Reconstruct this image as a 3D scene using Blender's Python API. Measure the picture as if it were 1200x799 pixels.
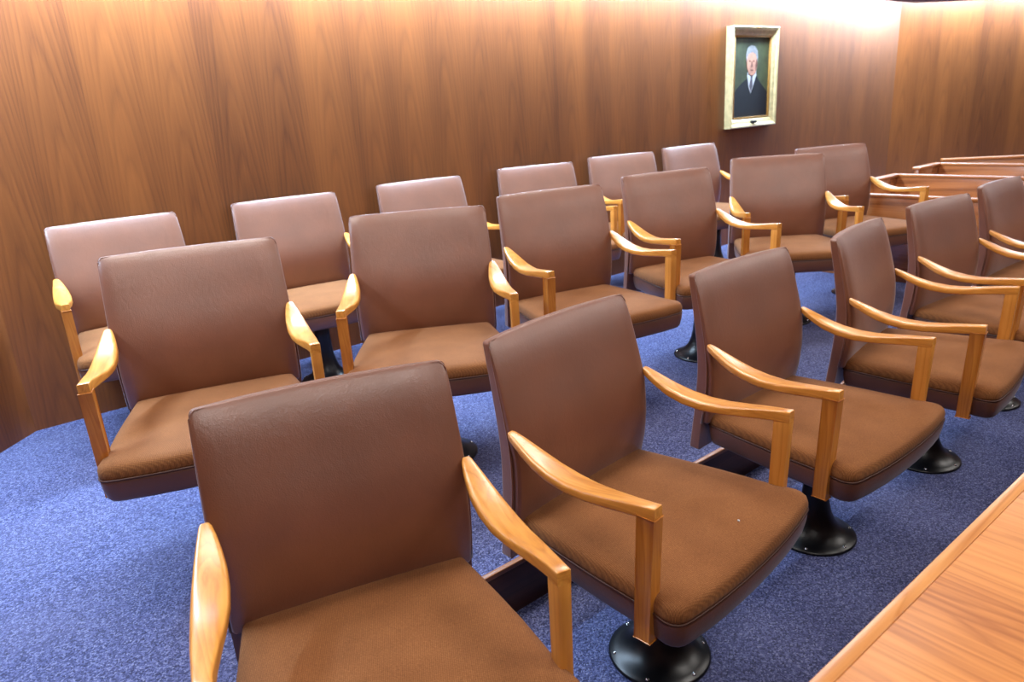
import bpy, bmesh, math, random
from mathutils import Vector, Matrix
random.seed(7)
for o in list(bpy.data.objects): bpy.data.objects.remove(o)
S = bpy.context.scene
COL = S.collection
RAD = math.radians

# ------------------------------------------------------------------ camera
PITCH, ROLL, YAW, CAM_H, FPX = RAD(17.8833), RAD(-3.8397), RAD(-37.8259), 1.5089, 838.148
fw = Vector((-math.sin(YAW)*math.cos(PITCH), math.cos(YAW)*math.cos(PITCH), -math.sin(PITCH)))
rt = fw.cross(Vector((0, 0, 1))).normalized()
up = rt.cross(fw)
R2 = math.cos(ROLL)*rt + math.sin(ROLL)*up
U2 = -math.sin(ROLL)*rt + math.cos(ROLL)*up
cd = bpy.data.cameras.new('camera'); cam = bpy.data.objects.new('camera', cd); COL.objects.link(cam)
cam.matrix_world = Matrix(((R2.x, U2.x, -fw.x, 0), (R2.y, U2.y, -fw.y, 0), (R2.z, U2.z, -fw.z, CAM_H), (0, 0, 0, 1)))
cd.sensor_width = 36; cd.sensor_fit = 'HORIZONTAL'; cd.lens = FPX/1200*36
cd.clip_start = .05; cd.clip_end = 60
cd.dof.use_dof = True; cd.dof.focus_distance = 2.0; cd.dof.aperture_fstop = 4.5
S.camera = cam

# ------------------------------------------------------------------ world, exposure
w = bpy.data.worlds.new('world'); S.world = w; w.use_nodes = True
w.node_tree.nodes['Background'].inputs[0].default_value = (1, .95, .9, 1)
w.node_tree.nodes['Background'].inputs[1].default_value = .05
S.view_settings.view_transform = 'Standard'; S.view_settings.look = 'None'
S.view_settings.gamma = 1; S.view_settings.use_curve_mapping = False
S.view_settings.exposure = 0.0

# ------------------------------------------------------------------ large lights (cove tubes and ceiling troffers)
YW = 3.966          # back wall
RH = .177           # height of the raised floor
CEIL = 3.1
COVE_P, ROOM_P = 78.0, 34.0
COVE_C, ROOM_C = (.55, .76, 1.0), (1.0, .95, .89)
def area(name, loc, sx, sy, power, color, rot=(0, 0, 0)):
    l = bpy.data.lights.new(name, 'AREA'); l.shape = 'RECTANGLE'; l.size = sx; l.size_y = sy
    l.energy = power; l.color = color
    o = bpy.data.objects.new(name, l); COL.objects.link(o); o.location = loc; o.rotation_euler = rot
    return o
cove_spots = [(.95, 1.0), (2.2, 1.05), (3.45, 1.0), (4.7, .8), (5.95, .9), (7.2, 1.05), (8.2, 1.1)]
for x, k in cove_spots:
    area('cove_light', (x, YW-.20, 2.44), 1.15 if x < 8 else .7, .10, COVE_P*k, COVE_C)
RW_A = RAD(-27)
for s, k in [(.7, 1.0), (2.0, 1.0), (3.3, 1.0)]:
    area('cove_light', (8.81+s*math.cos(RW_A)-.20*math.sin(-RW_A), YW+s*math.sin(RW_A)-.20*math.cos(RW_A), 2.44), 1.2, .10, COVE_P*k, COVE_C, (0, 0, RW_A))
LW_A = math.atan2(3.966-2.28, .13+1.45)
for s in (.45, 1.5):
    area('cove_light', (.13-s*math.cos(LW_A)+.20*math.sin(LW_A), YW-s*math.sin(LW_A)-.20*math.cos(LW_A), 2.44), .95, .10, COVE_P*.85, COVE_C, (0, 0, LW_A))
troffer_spots = [(.35, 2.0), (2.6, 2.1), (5.3, 2.1), (8.2, 2.1), (-.1, -.6), (2.6, -.6), (5.3, -.6), (8.2, -.6), (.8, -3.2), (3.6, -3.2), (6.8, -3.2)]
for x, y in troffer_spots:
    area('troffer_light', (x, y, CEIL-.035), 1.16, .56, ROOM_P, ROOM_C)

# ------------------------------------------------------------------ material helpers
def mat(name):
    m = bpy.data.materials.new(name); m.use_nodes = True
    nt = m.node_tree
    return m, nt, nt.nodes['Principled BSDF']
def N(nt, t, **kw):
    n = nt.nodes.new(t)
    for k, v in kw.items():
        if k.startswith('i_'):
            key = k[2:]; key = int(key) if key.isdigit() else key
            n.inputs[key].default_value = v
        else: setattr(n, k, v)
    return n
def L(nt, a, b): nt.links.new(a, b)
def srgb(r, g, b):
    f = lambda c: (c/255/12.92) if c/255 <= .04045 else ((c/255+.055)/1.055)**2.4
    return (f(r), f(g), f(b), 1)
def coords(nt, scale=(1, 1, 1), loc=(0, 0, 0)):
    tc = N(nt, 'ShaderNodeTexCoord'); mp = N(nt, 'ShaderNodeMapping')
    mp.inputs['Scale'].default_value = scale; mp.inputs['Location'].default_value = loc
    L(nt, tc.outputs['Object'], mp.inputs['Vector']); return mp.outputs[0]
def noise(nt, vec, scale=1, detail=3, rough=.5, dist=0):
    n = N(nt, 'ShaderNodeTexNoise'); n.inputs['Scale'].default_value = scale; n.inputs['Detail'].default_value = detail
    n.inputs['Roughness'].default_value = rough; n.inputs['Distortion'].default_value = dist
    L(nt, vec, n.inputs['Vector']); return n.outputs['Fac']
def ramp(nt, fac, stops):
    r = N(nt, 'ShaderNodeValToRGB'); e = r.color_ramp.elements
    e[0].position, e[0].color = stops[0]; e[1].position, e[1].color = stops[-1]
    for p, c in stops[1:-1]:
        q = e.new(p); q.color = c
    L(nt, fac, r.inputs[0]); return r.outputs[0]
def math_(nt, op, a, b=None, c=None):
    n = N(nt, 'ShaderNodeMath', operation=op)
    for i, v in enumerate((a, b, c)):
        if v is None: continue
        if isinstance(v, (int, float)): n.inputs[i].default_value = v
        else: L(nt, v, n.inputs[i])
    return n.outputs[0]
def mix(nt, fac, a, b, mode='MIX'):
    n = N(nt, 'ShaderNodeMix', data_type='RGBA', blend_type=mode)
    for idx, v in ((0, fac), (6, a), (7, b)):
        if isinstance(v, (int, float, tuple)): n.inputs[idx].default_value = v
        else: L(nt, v, n.inputs[idx])
    return n.outputs[2]
def bump(nt, bs, h, strength, dist=.002):
    b = N(nt, 'ShaderNodeBump'); b.inputs['Strength'].default_value = strength; b.inputs['Distance'].default_value = dist
    L(nt, h, b.inputs['Height']); L(nt, b.outputs[0], bs.inputs['Normal'])

def wood(name, dark, mid, light, long_axis='Z', strip=0., ring=9., rough=.35, coat=.3, fine=1., width=4.0, length=.32, ring_amt=.55, fine_amt=.45, broad=.55, lo=.18):
    """long grained veneer; grain runs along the object's long_axis"""
    m, nt, bs = mat(name)
    tc = N(nt, 'ShaderNodeTexCoord'); sp = N(nt, 'ShaderNodeSeparateXYZ'); L(nt, tc.outputs['Object'], sp.inputs[0])
    la = sp.outputs[long_axis]
    others = [a for a in 'XYZ' if a != long_axis]
    ca, da = sp.outputs[others[0]], sp.outputs[others[1]]
    if strip:
        q = math_(nt, 'DIVIDE', ca, strip); idx = math_(nt, 'FLOOR', q)
        wn = N(nt, 'ShaderNodeTexWhiteNoise', noise_dimensions='1D'); L(nt, idx, wn.inputs['W'])
        offs = math_(nt, 'MULTIPLY', wn.outputs['Value'], 1.2); tone = wn.outputs['Value']
        la2 = math_(nt, 'ADD', la, offs)
        fr = math_(nt, 'SUBTRACT', math_(nt, 'FRACT', q), .5)
        ca2 = math_(nt, 'MULTIPLY', fr, strip)     # each leaf of veneer repeats round its own middle
    else:
        la2 = la; ca2 = ca; tone = None
    cb = N(nt, 'ShaderNodeCombineXYZ')
    L(nt, math_(nt, 'MULTIPLY', ca2, width), cb.inputs[0]); L(nt, math_(nt, 'MULTIPLY', da, width), cb.inputs[1]); L(nt, math_(nt, 'MULTIPLY', la2, length), cb.inputs[2])
    n1 = noise(nt, cb.outputs[0], 1.0, 2, .45, .3)
    if strip:
        par = math_(nt, 'MULTIPLY', math_(nt, 'MULTIPLY', fr, fr), 5.5)
        n1 = math_(nt, 'ADD', math_(nt, 'ADD', math_(nt, 'MULTIPLY', n1, 1.1), math_(nt, 'MULTIPLY', la2, .8)), par)
    rings = math_(nt, 'FRACT', math_(nt, 'MULTIPLY', n1, ring))
    rr = ramp(nt, rings, [(0, (.15, .15, .15, 1)), (.12, (.55, .55, .55, 1)), (.75, (1, 1, 1, 1)), (1, (.25, .25, .25, 1))])
    cf = N(nt, 'ShaderNodeCombineXYZ')
    L(nt, math_(nt, 'MULTIPLY', ca, 90*fine), cf.inputs[0]); L(nt, math_(nt, 'MULTIPLY', da, 90*fine), cf.inputs[1]); L(nt, math_(nt, 'MULTIPLY', la, 3.*fine), cf.inputs[2])
    nf = noise(nt, cf.outputs[0], 1.0, 4, .6)
    cl = N(nt, 'ShaderNodeCombineXYZ')
    L(nt, math_(nt, 'MULTIPLY', ca, 5.), cl.inputs[0]); L(nt, math_(nt, 'MULTIPLY', da, 5.), cl.inputs[1]); L(nt, math_(nt, 'MULTIPLY', la, .5), cl.inputs[2])
    nl = noise(nt, cl.outputs[0], 1.0, 2, .5)
    v = math_(nt, 'ADD', math_(nt, 'MULTIPLY', rr, ring_amt*.5), math_(nt, 'MULTIPLY', nf, fine_amt))
    v = math_(nt, 'ADD', v, math_(nt, 'MULTIPLY', math_(nt, 'SUBTRACT', nl, .5), broad))
    if tone is not None: v = math_(nt, 'ADD', v, math_(nt, 'MULTIPLY', math_(nt, 'SUBTRACT', tone, .5), .07))
    c = ramp(nt, v, [(lo, dark), (lo+.24, mid), (lo+.55, light)])
    L(nt, c, bs.inputs['Base Color'])
    bs.inputs['Roughness'].default_value = rough
    bs.inputs['Coat Weight'].default_value = coat; bs.inputs['Coat Roughness'].default_value = .22
    bump(nt, bs, nf, .12, .0006)
    return m

M = {}
M['wall'] = wood('walnut_wall_veneer', srgb(86, 42, 13), srgb(129, 71, 27), srgb(151, 89, 40), 'Z', strip=.27, ring=3.6, rough=.45, coat=.08, ring_amt=.20, fine_amt=.22, broad=.34, lo=.03)
M['riser'] = wood('dark_riser_wood', srgb(50, 26, 16), srgb(74, 40, 26), srgb(96, 54, 34), 'X', ring=6, rough=.45, coat=.1)
M['trim'] = wood('nosing_wood', srgb(110, 62, 32), srgb(150, 94, 54), srgb(170, 112, 68), 'X', ring=8, rough=.4, coat=.2, width=14, length=1.2, ring_amt=.35)
M['oak'] = wood('golden_oak', srgb(180, 108, 38), srgb(214, 146, 64), srgb(234, 176, 94), 'Y', ring=10, rough=.32, coat=.45, width=16, length=1.6, ring_amt=.35)
M['oak_v'] = wood('golden_oak_upright', srgb(168, 98, 34), srgb(200, 130, 54), srgb(222, 158, 78), 'Z', ring=10, rough=.32, coat=.45, width=16, length=1.6, ring_amt=.35)
M['oak_x'] = wood('golden_oak_rail', srgb(186, 118, 60), srgb(216, 152, 88), srgb(234, 176, 112), 'X', ring=10, rough=.35, coat=.35, width=14, length=1.2, ring_amt=.35)
M['desk'] = wood('desk_oak_veneer', srgb(162, 92, 36), srgb(202, 130, 62), srgb(220, 152, 80), 'Y', ring=9, rough=.48, coat=.1, width=16, length=1.0, ring_amt=.45, fine=1.8)
M['bench'] = wood('bench_cherry', srgb(120, 64, 30), srgb(168, 100, 52), srgb(192, 126, 74), 'Y', ring=7, rough=.22, coat=.8)
M['bench_cap'] = wood('bench_cap_oak', srgb(136, 74, 32), srgb(172, 104, 50), srgb(190, 124, 66), 'Y', ring=7, rough=.35, coat=.3)

def leather(name, c1, c2, rough=.42, sheen=.35):
    m, nt, bs = mat(name)
    v = coords(nt)
    big = noise(nt, v, 5, 3, .55)
    c = ramp(nt, big, [(.3, c1), (.72, c2)])
    sc = noise(nt, coords(nt, (14, 30, 30)), 1.5, 5, .7, 1.5)
    wear = ramp(nt, sc, [(.66, (0, 0, 0, 1)), (.74, (1, 1, 1, 1))])
    c = mix(nt, math_(nt, 'MULTIPLY', wear, .10), c, srgb(176, 128, 104))
    L(nt, c, bs.inputs['Base Color'])
    peb = N(nt, 'ShaderNodeTexVoronoi', feature='DISTANCE_TO_EDGE'); peb.inputs['Scale'].default_value = 210; L(nt, v, peb.inputs['Vector'])
    h = math_(nt, 'ADD', math_(nt, 'MULTIPLY', peb.outputs['Distance'], 1.2), math_(nt, 'MULTIPLY', noise(nt, coords(nt, (1, 1, .55)), 38, 5, .65, 1.6), 2.2))
    rr = math_(nt, 'ADD', math_(nt, 'MULTIPLY', noise(nt, v, 9, 3), .16), rough-.08)
    L(nt, rr, bs.inputs['Roughness'])
    bump(nt, bs, h, .34, .0012)
    bs.inputs['Specular IOR Level'].default_value = .75
    bs.inputs['Coat Weight'].default_value = .85 if sheen > .3 else .2; bs.inputs['Coat Roughness'].default_value = .52
    bs.inputs['Sheen Weight'].default_value = sheen; bs.inputs['Sheen Roughness'].default_value = .38; bs.inputs['Sheen Tint'].default_value = (.85, .88, 1, 1)
    return m
M['leather'] = leather('brown_leather', srgb(108, 61, 38), srgb(124, 72, 47), .35)
M['leather_d'] = leather('brown_leather_side', srgb(92, 52, 35), srgb(106, 62, 41), .46, .12)

m, nt, bs = mat('tan_woven_fabric'); M['fabric'] = m
v = coords(nt)
sp = N(nt, 'ShaderNodeSeparateXYZ'); L(nt, v, sp.inputs[0])
wx = math_(nt, 'SINE', math_(nt, 'MULTIPLY', math_(nt, 'ADD', sp.outputs[0], math_(nt, 'MULTIPLY', sp.outputs[1], .6)), 1000))
wy = math_(nt, 'SINE', math_(nt, 'MULTIPLY', math_(nt, 'SUBTRACT', sp.outputs[1], math_(nt, 'MULTIPLY', sp.outputs[0], .5)), 1000))
wv = math_(nt, 'MULTIPLY', wx, wy)
n1 = noise(nt, v, 320, 3, .6); n2 = noise(nt, v, 6, 3, .5)
f = math_(nt, 'ADD', math_(nt, 'MULTIPLY', n1, .6), math_(nt, 'MULTIPLY', n2, .4))
c = ramp(nt, f, [(.3, srgb(116, 72, 38)), (.5, srgb(145, 94, 53)), (.72, srgb(170, 116, 70))])
c = mix(nt, math_(nt, 'MULTIPLY', math_(nt, 'ADD', wv, 1.0), .34), c, srgb(84, 46, 24))
L(nt, c, bs.inputs['Base Color']); bs.inputs['Roughness'].default_value = .88
bs.inputs['Specular IOR Level'].default_value = .2; bs.inputs['Sheen Weight'].default_value = .05; bs.inputs['Sheen Roughness'].default_value = .5
bump(nt, bs, math_(nt, 'ADD', math_(nt, 'MULTIPLY', wv, .5), n1), .35, .001)

m, nt, bs = mat('blue_loop_carpet'); M['carpet'] = m
v = coords(nt)
n1 = noise(nt, v, 260, 2, .6); n2 = noise(nt, v, 2.2, 4, .55)
vo = N(nt, 'ShaderNodeTexVoronoi'); vo.inputs['Scale'].default_value = 210; L(nt, v, vo.inputs['Vector'])
wn = N(nt, 'ShaderNodeSeparateColor'); L(nt, vo.outputs['Color'], wn.inputs[0])
f = math_(nt, 'ADD', math_(nt, 'MULTIPLY', wn.outputs[0], .5), math_(nt, 'MULTIPLY', n1, .5))
c = ramp(nt, f, [(.15, srgb(32, 34, 56)), (.45, srgb(72, 77, 118)), (.65, srgb(98, 104, 150)), (.9, srgb(158, 162, 192))])
c = mix(nt, ramp(nt, n2, [(.35, (0, 0, 0, 1)), (.7, (.22, .22, .22, 1))]), c, srgb(120, 120, 150))
L(nt, c, bs.inputs['Base Color']); bs.inputs['Roughness'].default_value = .95
bs.inputs['Specular IOR Level'].default_value = .2
bump(nt, bs, math_(nt, 'SUBTRACT', n1, math_(nt, 'MULTIPLY', vo.outputs['Distance'], 1.2)), .8, .004)

def plain(name, col, rough=.5, metal=0., coat=0., var=.08, scale=30):
    m, nt, bs = mat(name)
    n = noise(nt, coords(nt), scale, 3, .6)
    lo = tuple(x*(1-var) for x in col[:3])+(1,); hi = tuple(min(1, x*(1+var)) for x in col[:3])+(1,)
    L(nt, ramp(nt, n, [(.3, lo), (.7, hi)]), bs.inputs['Base Color'])
    bs.inputs['Roughness'].default_value = rough; bs.inputs['Metallic'].default_value = metal; bs.inputs['Coat Weight'].default_value = coat
    return m
M['black'] = plain('black_enamel', srgb(6, 7, 13), .34, 0, 0)
M['steel'] = plain('steel_bolt', srgb(190, 190, 195), .25, 1.)
M['mech'] = plain('dark_steel', srgb(26, 24, 26), .5, .3)
M['piping'] = plain('dark_brown_piping', srgb(70, 38, 25), .5)
M['piping_l'] = plain('brown_leather_piping', srgb(122, 74, 52), .4)
M['ceiling'] = plain('ceiling_plaster', srgb(196, 190, 180), .9, scale=4)
M['soffit'] = plain('soffit_paint', srgb(120, 104, 104), .8, scale=4)
M['gold'] = plain('pale_gilt', srgb(214, 190, 138), .38, .25, .1, .18, 22)
M['gold_in'] = plain('gilt_inner', srgb(176, 126, 62), .42, .3, 0, .15, 30)
M['trofframe'] = plain('white_enamel', srgb(225, 225, 222), .5)
m, nt, bs = mat('lit_diffuser'); M['diffuser'] = m
bs.inputs['Base Color'].default_value = (.9, .9, .9, 1); bs.inputs['Emission Color'].default_value = ROOM_C+(1,); bs.inputs['Emission Strength'].default_value = 3.
m, nt, bs = mat('lit_tube'); M['tube'] = m
bs.inputs['Base Color'].default_value = (.9, .9, .9, 1); bs.inputs['Emission Color'].default_value = COVE_C+(1,); bs.inputs['Emission Strength'].default_value = 6.
# painted canvas
m, nt, bs = mat('painted_canvas'); M['canvas'] = m
n = noise(nt, coords(nt), 5, 4, .6)
L(nt, ramp(nt, n, [(.3, srgb(44, 46, 34)), (.55, srgb(70, 76, 50)), (.75, srgb(88, 94, 62))]), bs.inputs['Base Color']); bs.inputs['Roughness'].default_value = .5
M['paint_robe'] = plain('paint_navy_black', srgb(12, 12, 20), .7, var=.3, scale=14)
M['paint_shirt'] = plain('paint_white', srgb(196, 194, 196), .6)
M['paint_tie'] = plain('paint_grey', srgb(92, 84, 92), .6)
M['paint_skin'] = plain('paint_skin', srgb(188, 132, 108), .6, var=.25, scale=16)
M['paint_shade'] = plain('paint_skin_shade', srgb(112, 70, 58), .6)
M['paint_hair'] = plain('paint_grey_hair', srgb(140, 137, 138), .6, var=.3, scale=40)

# ------------------------------------------------------------------ mesh helpers
def mesh_obj(name, verts, faces, m, parent=None, smooth=False):
    me = bpy.data.meshes.new(name); me.from_pydata([tuple(v) for v in verts], [], faces); me.update()
    if smooth:
        for p in me.polygons: p.use_smooth = True
    me.materials.append(m)
    o = bpy.data.objects.new(name, me); COL.objects.link(o)
    if parent: o.parent = parent
    return o
def bm_obj(name, bm, m, parent=None, smooth=False, autos=None):
    bmesh.ops.recalc_face_normals(bm, faces=bm.faces)
    me = bpy.data.meshes.new(name); bm.to_mesh(me); bm.free()
    if smooth:
        for p in me.polygons: p.use_smooth = True
        if autos:
            bm2 = bmesh.new(); bm2.from_mesh(me)
            for e in bm2.edges:
                if len(e.link_faces) == 2 and e.calc_face_angle(0) > RAD(autos): e.smooth = False
            bm2.to_mesh(me); bm2.free()
    me.materials.append(m)
    o = bpy.data.objects.new(name, me); COL.objects.link(o)
    if parent: o.parent = parent
    return o
def box_bm(x0, x1, y0, y1, z0, z1, bev=0., seg=2, cuts=(1, 1, 1)):
    bm = bmesh.new()
    bmesh.ops.create_cube(bm, size=1.)
    for v in bm.verts: v.co = Vector((x0+(v.co.x+.5)*(x1-x0), y0+(v.co.y+.5)*(y1-y0), z0+(v.co.z+.5)*(z1-z0)))
    for ax in range(3):
        n = cuts[ax]
        lo, hi = ((x0, x1), (y0, y1), (z0, z1))[ax]
        for k in range(1, n):
            no = Vector((0, 0, 0)); no[ax] = 1; co = Vector((0, 0, 0)); co[ax] = lo+(hi-lo)*k/n
            bmesh.ops.bisect_plane(bm, geom=bm.verts[:]+bm.edges[:]+bm.faces[:], plane_co=co, plane_no=no)
    if bev:
        es = [e for e in bm.edges if len(e.link_faces) == 2 and e.calc_face_angle(0) > .5]
        bmesh.ops.bevel(bm, geom=es, offset=bev, segments=seg, affect='EDGES', profile=.5)
    return bm
def box(name, b, m, parent=None, bev=.004, kind=None, seg=2):
    o = bm_obj(name, box_bm(*b, bev=bev, seg=seg), m, parent, smooth=bool(bev), autos=50)
    if kind: o['kind'] = kind
    return o
def lathe(name, prof, m, parent=None, n=36):
    vs, fs = [], []
    for r, z in prof:
        for k in range(n):
            a = 2*math.pi*k/n; vs.append((r*math.cos(a), r*math.sin(a), z))
    for i in range(len(prof)-1):
        for k in range(n):
            fs.append((i*n+k, i*n+(k+1) % n, (i+1)*n+(k+1) % n, (i+1)*n+k))
    fs.append(tuple(range(n-1, -1, -1))); fs.append(tuple((len(prof)-1)*n+k for k in range(n)))
    return mesh_obj(name, vs, fs, m, parent, True)
def tube(name, pts, r, m, parent=None, closed=True, n=6):
    pts = [Vector(p) for p in pts]; vs, fs = [], []; N_ = len(pts)
    for i, p in enumerate(pts):
        a = pts[(i-1) % N_] if closed or i else p; b = pts[(i+1) % N_] if closed or i < N_-1 else p
        t = (b-a).normalized(); ref = Vector((0, 0, 1)) if abs(t.z) < .9 else Vector((0, 1, 0))
        s = t.cross(ref).normalized(); u = s.cross(t)
        for k in range(n):
            an = 2*math.pi*k/n; vs.append(p+r*(math.cos(an)*s+math.sin(an)*u))
    for i in range(N_ if closed else N_-1):
        j = (i+1) % N_
        for k in range(n): fs.append((i*n+k, i*n+(k+1) % n, j*n+(k+1) % n, j*n+k))
    if not closed: fs += [tuple(range(n-1, -1, -1)), tuple((N_-1)*n+k for k in range(n))]
    return mesh_obj(name, vs, fs, m, parent, True)
def interp(tab, x):
    if x <= tab[0][0]: return tab[0][1]
    for (a, p), (b, q) in zip(tab, tab[1:]):
        if x <= b:
            t = (x-a)/(b-a); return p+(q-p)*t
    return tab[-1][1]
def sinterp(tab, x):
    """smooth (Catmull-Rom) table lookup"""
    n = len(tab)
    if x <= tab[0][0]: return tab[0][1]
    if x >= tab[-1][0]: return tab[-1][1]
    for i in range(n-1):
        if x <= tab[i+1][0]:
            x0, y0 = tab[i]; x1, y1 = tab[i+1]; h = x1-x0; t = (x-x0)/h
            m0 = (tab[min(i+1, n-1)][1]-tab[max(i-1, 0)][1])/(tab[min(i+1, n-1)][0]-tab[max(i-1, 0)][0])*h
            j = i+1
            m1 = (tab[min(j+1, n-1)][1]-tab[max(j-1, 0)][1])/(tab[min(j+1, n-1)][0]-tab[max(j-1, 0)][0])*h
            return (2*t**3-3*t*t+1)*y0+(t**3-2*t*t+t)*m0+(-2*t**3+3*t*t)*y1+(t**3-t*t)*m1
def tag(o, label, cat, group=None):
    o['label'] = label; o['category'] = cat
    if group: o['group'] = group
    return o
def empty(name, loc, rz=0.):
    o = bpy.data.objects.new(name, None); COL.objects.link(o); o.location = loc; o.rotation_euler = (0, 0, rz)
    o.empty_display_size = .1
    return o
def struct(o): o['kind'] = 'structure'; return o

# ------------------------------------------------------------------ the setting
YR = 1.538
struct(box('floor', (-1.6, 13.2, -5.2, YR+.02, -.12, 0), M['carpet'], bev=0))
struct(box('floor_raised', (-1.6, 13.2, YR-.004, YW+.1, -.12, RH), M['carpet'], bev=0))
struct(box('trim_1', (-1.6, 5.16, YR-.018, YR-.004, 0, RH-.012), M['riser'], bev=.001))
struct(box('trim_2', (-1.6, 5.16, YR-.022, YR-.002, RH-.014, RH+.003), M['trim'], bev=.003))
def wall(name, p0, p1, z0, z1, th=.12):
    d = Vector((p1[0]-p0[0], p1[1]-p0[1], 0)); ln = d.length
    o = box(name, (0, ln, 0, th, z0, z1), M['wall'], bev=0)
    o.location = (p0[0], p0[1], 0); o.rotation_euler = (0, 0, math.atan2(d.y, d.x)); return struct(o)
LF = (.13, YW); LE = (-1.45, 2.28)
RC = (8.81, YW); RE = (RC[0]+4.6*math.cos(RW_A), RC[1]+4.6*math.sin(RW_A))
wall('wall_back', LF, RC, 0, CEIL+.1)
wall('wall_left', LE, LF, 0, CEIL+.1)
wall('wall_right', RC, RE, 0, CEIL+.1)
wall('wall_side_left', (LE[0], -5.1), LE, 0, CEIL+.1)
wall('wall_side_right', RE, (RE[0], -5.1), 0, CEIL+.1)
wall('wall_front', (RE[0], -5.1), (LE[0], -5.1), 0, CEIL+.1)
struct(box('ceiling', (-1.7, 13.2, -5.25, 4.1, CEIL, CEIL+.1), M['ceiling'], bev=0))
# dropped soffit whose edge stops short of the wood walls; the light cove is behind it
SZ = 2.271; SY = 3.55; SC = (8.195, SY); dl = 4.3
poly = [(.31, SY), SC, (SC[0]+dl*math.cos(RW_A), SC[1]+dl*math.sin(RW_A)), (SC[0]+dl*math.cos(RW_A)-.4, SC[1]+dl*math.sin(RW_A)-.8), (SC[0]-.2, SY-.86), (.098, SY-.86), (-.686, 1.854), (-1.003, 2.15)]
k = len(poly)
struct(mesh_obj('trim_3', [(x, y, SZ) for x, y in poly]+[(x, y, SZ+.05) for x, y in poly],
    [tuple(range(k-1, -1, -1)), tuple(range(k, 2*k))]+[(i, (i+1) % k, k+(i+1) % k, k+i) for i in range(k)], M['soffit']))
# fascia closing the soffit up to the ceiling on the room side
struct(box('trim_4', (.1, SC[0]-.2, SY-.86, SY-.80, SZ+.04, CEIL), M['ceiling'], bev=0))

# cove tubes and ceiling troffers that carry the lights above
cove_pts = [(x, YW-.20, 0, 1.15 if x < 8 else .7) for x, k_ in cove_spots]+[(8.81+s*math.cos(RW_A)-.20*math.sin(-RW_A), YW+s*math.sin(RW_A)-.20*math.cos(RW_A), RW_A, 1.2) for s in (.7, 2., 3.3)]+[(.13-s*math.cos(LW_A)+.20*math.sin(LW_A), YW-s*math.sin(LW_A)-.20*math.cos(LW_A), LW_A, .95) for s in (.45, 1.5)]
for i, (x, y, a, ln) in enumerate(cove_pts):
    r = empty('cove_lamp', (x, y, 2.48), a)
    box('housing', (-ln/2, ln/2, -.05, .05, .0, .05), M['trofframe'], r, bev=.003)
    t = lathe('tube', [(.013, -ln/2+.02), (.013, ln/2-.02)], M['tube'], r, 12); t.rotation_euler = (0, RAD(90), 0); t.location = (0, 0, .012)
    tag(r, 'white fluorescent lamp hidden in the cove above the wood wall', 'lamp', 'cove lamps above the wood walls')
for x, y in troffer_spots:
    r = empty('ceiling_troffer', (x, y, CEIL))
    bm = bmesh.new()
    for b in ((-.64, .64, -.34, -.29, -.03, 0), (-.64, .64, .29, .34, -.03, 0), (-.64, -.59, -.29, .29, -.03, 0), (.59, .64, -.29, .29, -.03, 0)):
        b2 = box_bm(*b); me = bpy.data.meshes.new('t'); b2.to_mesh(me); b2.free(); bm.from_mesh(me); bpy.data.meshes.remove(me)
    bm_obj('frame', bm, M['trofframe'], r)
    box('diffuser', (-.59, .59, -.29, .29, -.022, -.012), M['diffuser'], r, bev=0)
    tag(r, 'flat white fluorescent troffer set in the courtroom ceiling', 'lamp', 'ceiling troffers')

# ------------------------------------------------------------------ oak counter in the near right corner
DY, DZ = .382, .75
t = empty('oak_counter', (3.4, 0, 0))
def dbox(name, x0, x1, y0, y1, z0, z1, m, bev=.003):
    return box(name, (x0-3.4, x1-3.4, y0, y1, z0, z1), m, t, bev)
dbox('top', .55, 4.9, -.42, DY-.0235, DZ-.034, DZ, M['desk'], .0012)
dbox('edge_strip', .53, 4.9, DY-.0225, DY, DZ-.036, DZ, M['oak_x'], .0008)
dbox('panel', .60, 4.88, DY-.06, DY-.035, 0, DZ-.034, M['riser'], .002)
dbox('end_panel', .60, .63, -.38, DY-.06, 0, DZ-.034, M['riser'], .002)
dbox('plinth', .59, 4.88, DY-.034, DY-.018, 0, .09, M['riser'], .002)
tag(t, 'light oak counter top with a solid edge strip in the near right corner', 'counter')

# ------------------------------------------------------------------ the juror chair
def mirror(vs, fs): return [(-x, y, z) for x, y, z in vs], [tuple(reversed(f)) for f in fs]
def seat_outline():
    side = [(.250, .262), (.18, .272), (.08, .286), (-.02, .298), (-.12, .306), (-.19, .311), (-.215, .319), (-.236, .3225)]
    right = [(x, y) for y, x in side]
    cr = [(.3195, -.251), (.312, -.263), (.299, -.2715), (.278, -.2765)]
    front = [(.21, -.2855), (.14, -.2915), (.07, -.2945), (0, -.2955)]
    half = right+cr+front
    rear = [(.258, .262), (.24, .268), (.16, .272), (.08, .274), (0, .275)]
    half = list(reversed(rear))+half
    return half+[(-x, y) for x, y in reversed(half[1:-1])]
def rings_mesh(name, outline, rings, m, parent, cap0=False, capz=None):
    cx, cy = 0, -.01; n = len(outline); vs, fs = [], []
    for s, z, sag in rings:
        for x, y in outline:
            # the seat dips a little toward its back edge
            zz = z + sag*(1-min(1, (y+.29)/.56))
            vs.append((cx+(x-cx)*s, cy+(y-cy)*s, zz))
    for i in range(len(rings)-1):
        for k in range(n): fs.append((i*n+k, (i+1)*n+k, (i+1)*n+(k+1) % n, i*n+(k+1) % n))
    c = len(vs); vs.append((cx, cy, rings[-1][1]+rings[-1][2]*.5+.001))
    for k in range(n): fs.append(((len(rings)-1)*n+k, c, (len(rings)-1)*n+(k+1) % n))
    if cap0: fs.append(tuple(range(n)))
    return mesh_obj(name, vs, fs, m, parent, True)

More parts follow.
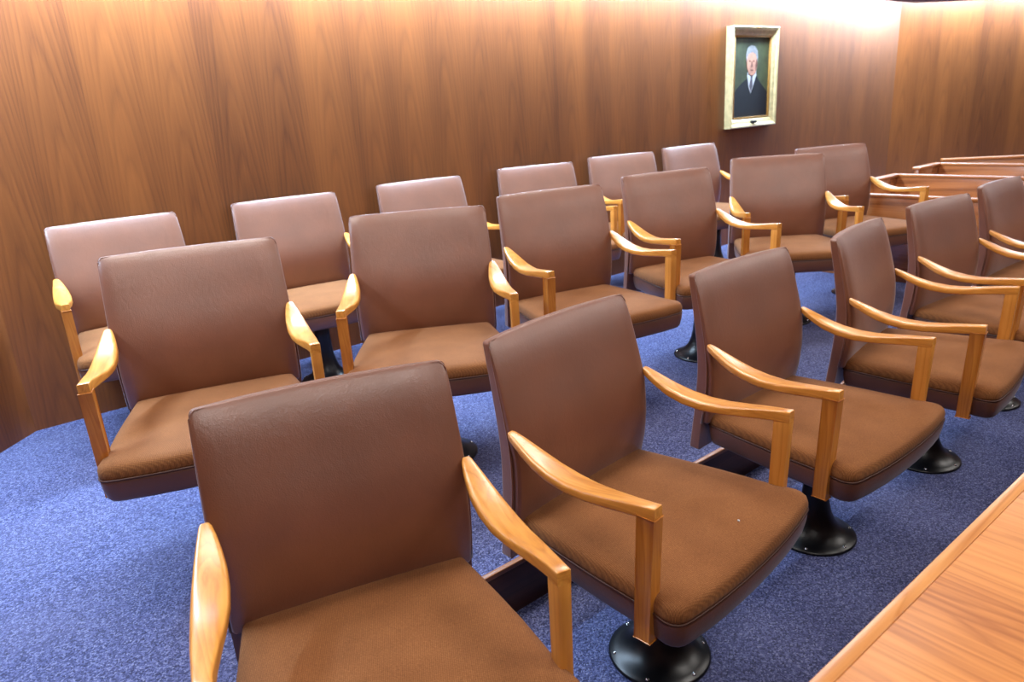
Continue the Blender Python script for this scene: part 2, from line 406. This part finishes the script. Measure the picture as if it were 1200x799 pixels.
EDGE = [(.335, .262), (.415, .256), (.47, .246), (.52, .236), (.62, .230), (.71, .240), (.84, .272), (.96, .306)]   # front edge of the back pad, z -> y
REAR = [(.335, .326), (.42, .316), (.50, .307), (.66, .299), (.82, .320), (.96, .348)]
HALFW = [(.335, .2885), (.45, .2885), (.62, .289), (.71, .2875), (.84, .284), (.96, .279)]
def back_part(name, z0, z1, front, m, parent, bev, inset=0.):
    bm = box_bm(-1, 1, 0, 1, z0, z1, cuts=(14, 1, 14))
    # true-size box first so that bevels are even
    for v in bm.verts: v.co.x *= .285; v.co.y *= .05
    yk = 0. if front else .05
    es = [e for e in bm.edges if len(e.link_faces) == 2 and e.calc_face_angle(0) > .5 and
          (all(abs(v.co.y-yk) < 1e-4 for v in e.verts) or abs(e.verts[0].co.y-e.verts[1].co.y) > .01)]
    bmesh.ops.bevel(bm, geom=es, offset=bev, segments=4, affect='EDGES', profile=.5)
    for v in bm.verts:
        u = v.co.x/.285; z = v.co.z; d = v.co.y/.05
        hw = sinterp(HALFW, z)-inset
        if front and z < .70: hw -= .006*min(1, (.70-z)/.05)      # the pad is cut in below the arms
        wrap = .028*(1-abs(u)**2.2)*min(1., max(.35, (z-.3)/.5))
        ye, yr = sinterp(EDGE, z)+wrap, sinterp(REAR, z)+wrap
        puff = .010*(1-u**4)*math.sin(math.pi*min(1, max(0, (z-z0)/(z1-z0))))**.6
        if front: y = ye+(yr-ye)*.385*d-puff*(1-d)
        else: y = ye+(yr-ye)*(.38+.62*d)
        if front: y += .009*max(0, (abs(u)-.88)/.12)**2*(1-d)
        if front: y += .012*max(0, (z-.895)/.062)**2*(1-d)      # padded top rolls back
        crown = .001*(1-u*u)
        v.co = Vector((u*hw, y, z+crown))
    return bm_obj(name, bm, m, parent, True, 38)

def arm_mesh():
    # y, x_in, x_out, z_top, thickness
    st = [(.250, .2800, .3000, .734, .018), (.243, .2755, .3035, .732, .022), (.222, .2700, .3080, .724, .025), (.19, .2640, .3150, .711, .027), (.15, .2590, .3220, .696, .028),
          (.10, .2580, .3280, .683, .028), (.04, .2620, .3315, .676, .028), (-.02, .2710, .3325, .677, .028), (-.08, .2815, .3310, .684, .029),
          (-.13, .2890, .3280, .691, .030), (-.17, .2935, .3260, .696, .031), (-.2075, .2945, .3250, .700, .032), (-.2095, .2958, .3238, .6988, .0296)]
    n = 24; vs, fs = [], []
    for i, (y, xi, xo, zt, th) in enumerate(st):
        cx, hx = (xi+xo)/2, (xo-xi)/2; cz, hz = zt-th/2, th/2
        p = 4.2 if i < 8 else 4.2+(i-7)*1.2
        for k in range(n):
            a = 2*math.pi*(k+.5)/n; c, s = math.cos(a), math.sin(a)
            vs.append((cx+hx*math.copysign(abs(c)**(2/p), c), y, cz+hz*math.copysign(abs(s)**(2/p), s)))
    for i in range(len(st)-1):
        for k in range(n): fs.append((i*n+k, (i+1)*n+k, (i+1)*n+(k+1) % n, i*n+(k+1) % n))
    fs.append(tuple(range(n))); fs.append(tuple(reversed([(len(st)-1)*n+k for k in range(n)])))
    return vs, fs
def post_bm(s):
    bm = box_bm(-1, 1, -1, 1, .352, .672, cuts=(1, 1, 6))
    for v in bm.verts:
        t = (v.co.z-.352)/.32
        hx = .0145; hy = .0205+.002*t
        cx = .3115-.0015*t; cy = -.176-.011*t
        v.co.x = s*(cx+v.co.x*hx); v.co.y = cy+v.co.y*hy
    es = [e for e in bm.edges if len(e.link_faces) == 2 and e.calc_face_angle(0) > .5]
    bmesh.ops.bevel(bm, geom=es, offset=.003, segments=2, affect='EDGES', profile=.5)
    return bm

def make_chair():
    r = empty('juror_chair', (0, 0, 0))
    ol = seat_outline()
    rings_mesh('seat_cushion', ol, [(.97, .425, .0), (1.0, .433, .0), (1.006, .441, .0), (1.004, .452, .001), (.994, .462, .002), (.972, .469, .003), (.90, .475, .004), (.75, .480, .005), (.45, .484, .006), (.2, .486, .006)], M['fabric'], r)
    rings_mesh('seat_base', ol, [(.985, .431, 0), (1.001, .428, 0), (1.004, .420, 0), (.999, .398, 0), (.982, .370, 0), (.965, .361, 0), (.92, .358, 0), (.5, .358, 0)], M['leather_d'], r)
    tube('seat_piping', [(x*1.004, -.01+(y+.01)*1.004, .4305) for x, y in ol], .0032, M['piping'], r)
    back_part('back_shell', .335, .954, False, M['leather'], r, .010)
    bk = back_part('backrest', .44, .957, True, M['leather'], r, .010, -.001)
    # welt that follows the sides and top of the pad
    pts = []
    def wpt(u, z):
        wrap = .028*(1-abs(u)**2.2)*min(1., max(.35, (z-.3)/.5)); ye, yr = sinterp(EDGE, z)+wrap, sinterp(REAR, z)+wrap
        return (u*(sinterp(HALFW, z)+.0005), ye+(yr-ye)*.382, z+.001*(1-u*u)+(.0008 if abs(u) < .97 else 0))
    for i in range(11): pts.append(wpt(-1, .44+(.94-.44)*i/10))
    pts.append(wpt(-.985, .950))
    for i in range(13): pts.append(wpt(-.96+1.92*i/12, .955))
    pts.append(wpt(.985, .950))
    for i in range(11): pts.append(wpt(1, .94-(.94-.44)*i/10))
    tube('back_piping', pts, .0028, M['leather'], bk, closed=False)
    vs, fs = arm_mesh()
    for s in (1, -1):
        v2, f2 = (vs, fs) if s == 1 else mirror(vs, fs)
        a = mesh_obj('armrest', v2, f2, M['oak'], r, True)
        bmx = bmesh.new(); bmx.from_mesh(a.data)
        bmesh.ops.recalc_face_normals(bmx, faces=bmx.faces)
        for e in bmx.edges:
            if len(e.link_faces) == 2 and e.calc_face_angle(0) > RAD(42): e.smooth = False
        bmx.to_mesh(a.data); bmx.free()
        bm_obj('arm_post', post_bm(s), M['oak_v'], a, True, 40)
    # pedestal
    ped = lathe('pedestal', [(.140, .0), (.144, .002), (.144, .007), (.140, .011), (.124, .017), (.104, .027), (.085, .043), (.069, .066), (.056, .098), (.047, .14), (.042, .19), (.040, .25), (.040, .335)], M['black'], r, 40)
    for k in range(6):
        a = RAD(20+60*k)
        b = lathe('bolt', [(.0062, 0), (.0062, .002), (.0048, .0045), (.002, .0058)], M['steel'], ped, 10)
        b.location = (.129*math.cos(a), .129*math.sin(a), .0125)
    bm = box_bm(-.13, .13, -.11, .15, .33, .366, bev=.008)
    for v in bm.verts:
        t_ = (.366-v.co.z)/.036; v.co.x *= 1-.25*t_; v.co.y *= 1-.2*t_
    bm_obj('swivel_plate', bm, M['mech'], r, True, 40)
    return r
proto = make_chair()
def copy_tree(o, parent=None):
    c = o.copy(); COL.objects.link(c); c.parent = parent
    for ch in o.children: copy_tree(ch, c)
    return c

chairs = [
 # name, x, y, rot, label
 ('F', .494, 1.125, -15.3, 'nearest brown leather juror chair, cut off by the bottom edge of the photo'),
 ('F', 1.315, 1.102, 5.7, 'brown juror chair beside the nearest one, white crumb on its seat'),
 ('F', 2.165, 1.112, .4, 'front-row juror chair, third from the near end, its whole black pedestal foot showing'),
 ('F', 2.991, 1.087, 8.7, 'front-row juror chair, fourth from the near end, turned most sideways'),
 ('F', 3.802, 1.128, -5.0, 'front-row juror chair, fifth from the near end, its seat behind two oak arms'),
 ('F', 4.645, 1.135, -.5, 'last front-row juror chair, cut off by the right edge of the photo'),
 ('M', .556, 2.278, -16.4, 'left-end juror chair of the middle row, next to the open blue carpet'),
 ('M', 1.394, 2.309, -30.3, 'middle-row juror chair second from the left, facing the viewer squarely'),
 ('M', 2.23, 2.271, -12.6, 'middle-row juror chair third from the left, behind the chair with the crumb'),
 ('M', 3.058, 2.269, -15.2, 'middle-row juror chair fourth from the left, its black foot showing behind front row'),
 ('M', 3.898, 2.272, -41.4, 'middle-row juror chair fifth from the left, swivelled to face the viewer'),
 ('M', 4.738, 2.267, -21.9, 'last middle-row juror chair, standing beside the low wooden partition'),
 ('B', .637, 3.533, -1.9, 'left-end juror chair of the row along the wood wall, greyish in the light'),
 ('B', 1.455, 3.524, -6.8, 'wall-row juror chair second from the left, its pale seat showing'),
 ('B', 2.314, 3.519, -6.5, 'wall-row juror chair third from the left, only its back top showing'),
 ('B', 3.185, 3.515, -16.3, 'wall-row juror chair fourth from the left, back top between two brown backs'),
 ('B', 4.035, 3.509, -16.2, 'wall-row juror chair second from the right, left of the portrait'),
 ('B', 4.9, 3.513, -9.5, 'right-end juror chair of the wall row, just below the framed portrait'),
]
groups = {'F': 'juror chairs in the front row', 'M': 'juror chairs in the middle row', 'B': 'juror chairs along the wood wall'}
built = []
for i, (row, x, y, a, lab) in enumerate(chairs):
    c = proto if i == 0 else copy_tree(proto)
    built.append((c, row, x, y, a, lab))
for c, row, x, y, a, lab in built:
    c.location = (x, y, 0 if row == 'F' else RH); c.rotation_euler = (0, 0, RAD(a)); tag(c, lab, 'chair', groups[row])

# ------------------------------------------------------------------ low wooden partitions at the far end
def partition(name, loc, rz, ln, h, label, ret=0., th=.04, capw=.052):
    """panel running along local -y from its end post, a cap on top, an optional return panel at the end"""
    r = empty(name, loc, rz)
    box('panel', (-th/2, th/2, -ln, 0, 0, h-.024), M['bench'], r, .003)
    box('cap', (-capw/2, capw/2, -ln-.01, .01, h-.024, h), M['bench_cap'], r, .005)
    if ret:
        box('return_panel', (-ret, -th/2, -th, 0, 0, h-.024), M['bench'], r, .003)
        box('return_cap', (-ret-.01, -capw/2, -.055, .015, h-.024, h), M['bench_cap'], r, .005)
    return tag(r, label, 'partition')
partition('low_partition', (5.19, 3.1, RH), 0, 2.75, .605, 'low dark wood partition right behind the last middle-row chair')
partition('wood_bench_back', (6.2, 2.73, RH), 0, 2.6, .632, 'glossy wooden bench back with end panel, nearer of the two beyond the low partition', ret=.55)
partition('wood_bench_back', (7.1, 2.77, RH), 0, 2.6, .637, 'glossy wooden bench back with end panel, farther of the two beyond the low partition', ret=.42)
partition('wood_rail', (7.6, 2.9, RH), RAD(37), 3.0, .625, 'plain wooden rail behind the bench backs, farthest from the chairs', th=.06, capw=.09)

# ------------------------------------------------------------------ framed portrait on the wood wall
px0, px1, pz0, pz1, fd, fwid = 5.615, 6.325, 1.224, 2.066, .062, .075
pr = empty('framed_portrait', ((px0+px1)/2, YW, (pz0+pz1)/2))
hw, hh = (px1-px0)/2, (pz1-pz0)/2
def frame_bar(x0, z0, x1, z1, ix0, iz0, ix1, iz1):
    # mitred moulding: high outer edge, stepped inner slope
    prof = [(0, 0), (0, -fd), (.10, -fd-.006), (.32, -fd), (.42, -fd+.012), (.8, -fd+.020), (1, -fd+.034), (1, 0)]
    vs = []
    for t_, y in prof:
        vs.append((x0+(ix0-x0)*t_, y, z0+(iz0-z0)*t_))
    for t_, y in prof:
        vs.append((x1+(ix1-x1)*t_, y, z1+(iz1-z1)*t_))
    k = len(prof)
    fs = [(i, (i+1) % k, k+(i+1) % k, k+i) for i in range(k)]+[tuple(range(k-1, -1, -1)), tuple(range(k, 2*k))]
    return mesh_obj('frame_bar', vs, fs, M['gold'], pr)
ix, iz = hw-fwid, hh-fwid
O4 = [(-hw, -hh), (hw, -hh), (hw, hh), (-hw, hh)]; I4 = [(-ix, -iz), (ix, -iz), (ix, iz), (-ix, iz)]
for i in range(4):
    j = (i+1) % 4
    frame_bar(*O4[i], *O4[j], *I4[i], *I4[j])
for b in ((-ix, -ix+.012, -iz, iz), (ix-.012, ix, -iz, iz), (-ix+.012, ix-.012, iz-.012, iz), (-ix+.012, ix-.012, -iz, -iz+.012)):
    box('liner', (b[0], b[1], -.036, -.016, b[2], b[3]), M['gold_in'], pr, .002)
cv = box('canvas', (-ix, ix, -.016, -.004, -iz, iz), M['canvas'], pr, 0)
def flat(name, pts, m, lay):
    k = len(pts); y0 = -.016; y1 = -.016-.0006*lay
    vs = [(x, y0, z) for x, z in pts]+[(x, y1, z) for x, z in pts]
    return mesh_obj(name, vs, [tuple(range(k-1, -1, -1)), tuple(range(k, 2*k))]+[(i, (i+1) % k, k+(i+1) % k, k+i) for i in range(k)], m, cv)
def ell(cx, cz, rx, rz, n=20, a0=0, a1=360): return [(cx+rx*math.cos(RAD(a0+(a1-a0)*i/n)), cz+rz*math.sin(RAD(a0+(a1-a0)*i/n))) for i in range(n)]
b_ = -iz+.001
e_ = ix-.001
flat('painted_robe', [(-e_+.01, b_), (e_-.01, b_), (e_-.012, -.13), (.205, -.085), (.13, -.03), (.09, .012), (.02, -.02), (-.05, -.005), (-.13, -.04), (-.21, -.09), (-e_+.012, -.15)], M['paint_robe'], 1)
flat('painted_shirt', [(.005, -.135), (.085, .02), (.075, .065), (-.045, .065), (-.055, .01), (-.03, -.075)], M['paint_shirt'], 2)
flat('painted_tie', [(.006, -.125), (.03, -.07), (.022, -.005), (.032, .012), (-.008, .012), (.0, -.005), (-.022, -.07)], M['paint_tie'], 3)
flat('painted_neck', [(-.04, .03), (.015, .012), (.068, .035), (.07, .1), (-.045, .1)], M['paint_shade'], 4)
flat('painted_head', ell(.012, .130, .082, .112), M['paint_skin'], 5)
flat('painted_hair', [(-.078, .13), (-.085, .19), (-.062, .245), (-.01, .27), (.045, .262), (.086, .225), (.098, .17), (.092, .12), (.078, .155), (.06, .195), (.01, .212), (-.045, .198), (-.066, .165)], M['paint_hair'], 6)
for cx in (-.026, .034):
    flat('painted_eye', ell(cx, .138, .014, .008, 10), M['paint_shade'], 6)
flat('painted_nose', [(.0, .14), (.01, .14), (.022, .088), (-.006, .088)], M['paint_shade'], 6)
flat('painted_mouth', ell(.006, .062, .026, .007, 12), M['paint_shade'], 6)
flat('painted_cheek_shade', [(.06, .05), (.09, .1), (.092, .15), (.07, .15), (.062, .1)], M['paint_shade'], 6)
box('name_plate', (-.03, .035, -fd-.012, -fd+.022, -hh+.03, -hh+.052), M['mech'], pr, .003)
box('hanging_clip', (.0, .05, -fd-.012, -fd+.01, hh-.02, hh-.006), M['gold_in'], pr, .003)
tag(pr, 'portrait of a grey-haired man in a dark robe, in a pale gilt frame', 'painting')

# ------------------------------------------------------------------ crumb on the second chair
c2 = Vector((1.315, 1.102, 0)); a = RAD(5.7); lx, ly = .053, -.202
cr = bmesh.new(); bmesh.ops.create_icosphere(cr, subdivisions=1, radius=.0042)
for v in cr.verts: v.co.z *= .7; v.co *= 1+random.uniform(-.2, .2)
cr = bm_obj('crumb', cr, M['paint_shirt'])
cr.location = (c2.x+lx*math.cos(a)-ly*math.sin(a), c2.y+lx*math.sin(a)+ly*math.cos(a), .4885)
tag(cr, 'tiny white crumb on the brown fabric seat', 'crumb')
